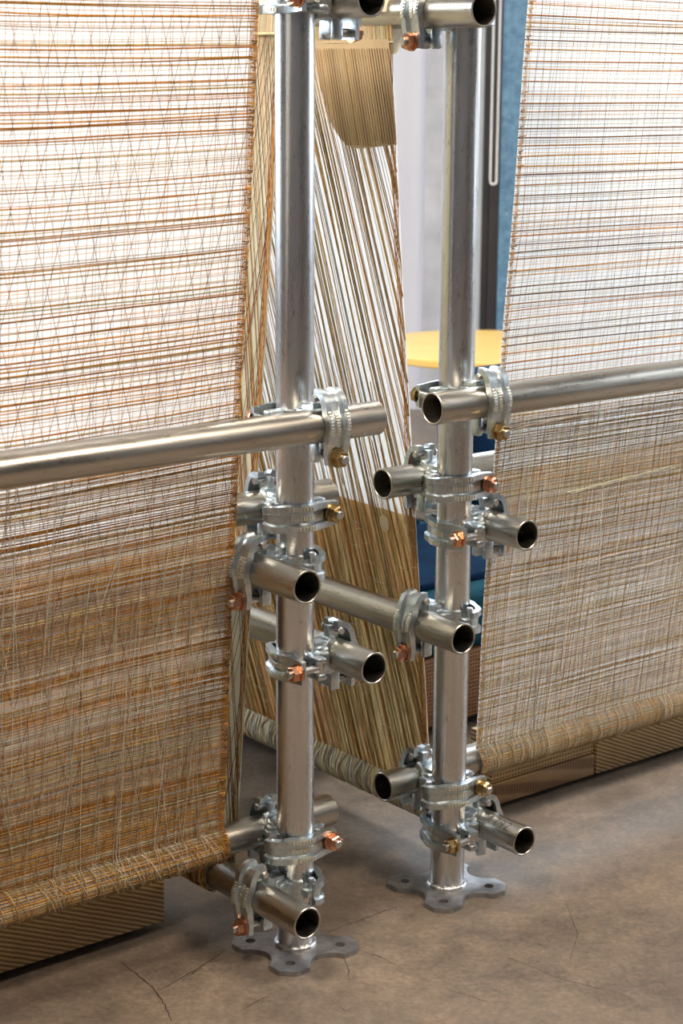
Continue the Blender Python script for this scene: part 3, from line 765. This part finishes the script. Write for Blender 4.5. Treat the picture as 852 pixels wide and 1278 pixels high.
patch = link('patch', bm_mesh(bm, 'patch', 20), 'tan_cloth', rc); patch['label'] = 'rounded tan patch of doubled cloth'
st = Strands(B1S)
pz = [onp(px, p0, n_) for px in poly]
def inside(y, z):
    c_ = False; n = len(pz)
    for i in range(n):
        a, b = pz[i], pz[i-1]
        if (a.z > z) != (b.z > z) and y < (b.y-a.y)*(z-a.z)/(b.z-a.z)+a.y: c_ = not c_
    return c_
for k in range(46):
    u = .075+k*.0052; pts = []
    for i in range(40):
        v_ = .05+.16*i/39; uu = u-.12*(v_-.05); q = B1S.P(uu, v_)
        if inside(uu, q.z): pts.append((uu, v_))
    if len(pts) > 3: st.add(pts, rnd.uniform(.0008, .0016), rnd.choice([OLV, TAN, (.40, .25, .12), DKB]), .0056, .0006)
st.build('patch_threads', rc)
bm = bmesh.new(); qs = onp((482, 653), p0, n_); vq = (B1S.zt-qs.z)/(B1S.zt-B1S.ze)*B1S.S
bm.faces.new([bm.verts.new(B1S.P(qs.y+.0105*cos(2*pi*k/24), vq+.0125*sin(2*pi*k/24), .0042)) for k in range(24)])
link('pale_spot', bm_mesh(bm, 'spot', 0), 'cream_cloth', rc)

# ------------------------------------------------------------------ benches clad in weave
def box_part(name, lo, hi, mat, parent, bevel=0):
    bm = bmesh.new(); add_box(bm, lo, hi, None, bevel, 3); return link(name, bm_mesh(bm, name, 40), mat, parent)
bl = tag(empty('bench', Matrix.Translation((-.60, .152, 0))), 'low bench clad in brown diagonal weave behind the orange mesh', 'bench')
box_part('front_panel', (-.75, 0, .012), (.493, .02, .26), 'weave_diagonal', bl, .002)
box_part('side_panel', (.473, .02, .012), (.493, .50, .26), 'weave_square', bl, .002)
box_part('carcass', (-.75, .02, .012), (.473, .50, .255), 'weave_square', bl)
box_part('toe_rail', (-.74, .03, 0), (.46, .48, .013), 'dark_frame', bl)
box_part('seat_cushion', (-.75, .005, .26), (.49, .50, .36), 'teal_velvet', bl, .02)
box_part('backrest', (-.75, .01, .34), (.492, .12, .625), 'weave_red', bl, .02)
XB = on((612, 1012), 1, .19).x
br = tag(empty('woven_box', Matrix.Translation((XB, .19, 0))), 'low box clad in woven cane under the hem of the beige mesh', 'box')
xs = on((740, 975), 1, .19).x-XB; zt = .125
box_part('front_panel', (0, 0, .046), (xs-.0015, .02, zt), 'weave_square', br, .0015)
box_part('lower_strip', (0, -.003, .008), (xs-.0015, .02, .044), 'weave_fine', br, .0015)
box_part('front_panel', (xs+.0015, -.004, .008), (1.15, .02, zt), 'weave_diagonal', br, .0015)
box_part('side_panel', (0, .02, .008), (.015, .05, zt), 'weave_square', br, .0015)
box_part('carcass', (.015, .02, .008), (1.15, .05, zt-.004), 'weave_square', br)
box_part('toe_rail', (.03, .015, 0), (1.12, .045, .010), 'dark_frame', br)
YS = .50
sx0 = .40
sf = tag(empty('sofa', Matrix.Translation((sx0, YS, 0))), 'navy blue sofa on a red-brown woven base behind the posts', 'sofa')
zp = on((590, 810), 1, YS).z; zc1 = on((590, 738), 1, YS).z
box_part('base', (0, 0, .02), (1.35, .55, zp), 'weave_red', sf, .002)
box_part('toe_rail', (.03, .03, 0), (1.32, .52, .022), 'dark_frame', sf)
box_part('seat_cushion', (-.002, -.004, zp), (1.35, .53, zc1), 'teal_velvet', sf, .02)
def soft(name, x0, x1, y, th, z0, z1, lean, mat, slant=0.):
    """upright padded back cushion with rounded corners."""
    bm = bmesh.new(); rings = []
    for o, ins in ((0, .025), (.10, .006), (.3, 0), (.7, 0), (.90, .006), (1, .025)):
        ring = []; rc_ = .055
        for cx_, cz_, s0 in ((x1-rc_, z1-rc_, 0), (x0+rc_, z1-rc_, 90), (x0+rc_, z0+rc_, 180), (x1-rc_, z0+rc_, 270)):
            for i in range(7):
                a = radians(s0+15*i); z = cz_+(rc_-ins)*sin(a); x = cx_+(rc_-ins)*cos(a)
                ring.append((x+slant*(z-z0), y+th*o+lean*(z-z0), z))
        rings.append(ring)
    add_rings(bm, rings); return link(name, bm_mesh(bm, name, 50), mat, sf)
yb_ = .40
def xat(px): return on(px, 1, YS+yb_).x-sx0
zb2 = on((615, 464), 1, YS+yb_+.05).z; zb1 = on((512, 470), 1, YS+yb_+.05).z
soft('back_cushion', xat((594, 560)), 1.34, yb_, .11, zc1-.01, zb2, .15, 'navy_velvet')
soft('back_cushion', .06, xat((541, 640)), yb_, .11, zc1-.01, zb1, .15, 'navy_velvet', -.16)
box_part('seat_blanket', (.01, .05, zc1-.004), (1.2, .40, zc1+.014), 'navy_velvet', sf, .007)
# yellow table
td = 5.45; tc_ = at_depth((606, 431), td); tz = tc_.z
tb = tag(empty('coffee_table', ROOM @ Matrix.Translation((tc_.x, td, 0))), 'low round table with a bright yellow top', 'table')
bm = bmesh.new(); R_ = .335
add_rings(bm, [[(rr_*cos(2*pi*k/72), rr_*sin(2*pi*k/72), z) for k in range(72)] for rr_, z in ((R_-.004, tz-.024), (R_, tz-.020), (R_, tz-.004), (R_-.004, tz))])
link('table_top', bm_mesh(bm, 'top', 30), 'yellow_laminate', tb)
bm = bmesh.new(); add_cyl(bm, (0, 0, .012), (0, 0, tz-.022), .028, 24); link('pedestal', bm_mesh(bm, 'ped', 40), 'grey_frame', tb)
bm = bmesh.new(); add_cyl(bm, (0, 0, 0), (0, 0, .014), .19, 40, .18); link('foot', bm_mesh(bm, 'foot', 40), 'grey_frame', tb)
# bead chain of a roller blind
bm = bmesh.new(); cdp = WY-.16
a = at_depth((616.5, 0), cdp); b = at_depth((624.5, 0), cdp); zb_ = at_depth((620, 226), cdp).z; rr_ = abs(b.x-a.x)/2; xm = (a.x+b.x)/2
path = [(xm-rr_, z_*.01) for z_ in []]
z_ = 1.75
pts = []
while z_ > zb_: pts.append((xm-rr_, z_)); z_ -= .0085
for k in range(1, 7): pts.append((xm-rr_*cos(pi*k/7), zb_-rr_*sin(pi*k/7)))
while z_ < 1.75: pts.append((xm+rr_, z_)); z_ += .0085
for (x, z_) in pts: bmesh.ops.create_icosphere(bm, subdivisions=1, radius=.0042, matrix=ROOM @ Matrix.Translation((x, cdp, z_)))
for p_, q_ in zip(pts, pts[1:]):
    add_cyl(bm, ROOM @ Vector((p_[0], cdp, p_[1])), ROOM @ Vector((q_[0], cdp, q_[1])), .0022, 5)
tag(link('blind_chain', bm_mesh(bm, 'chain', 60), 'chain_white'), 'looped white bead chain of a blind hanging before the dark frame', 'chain')
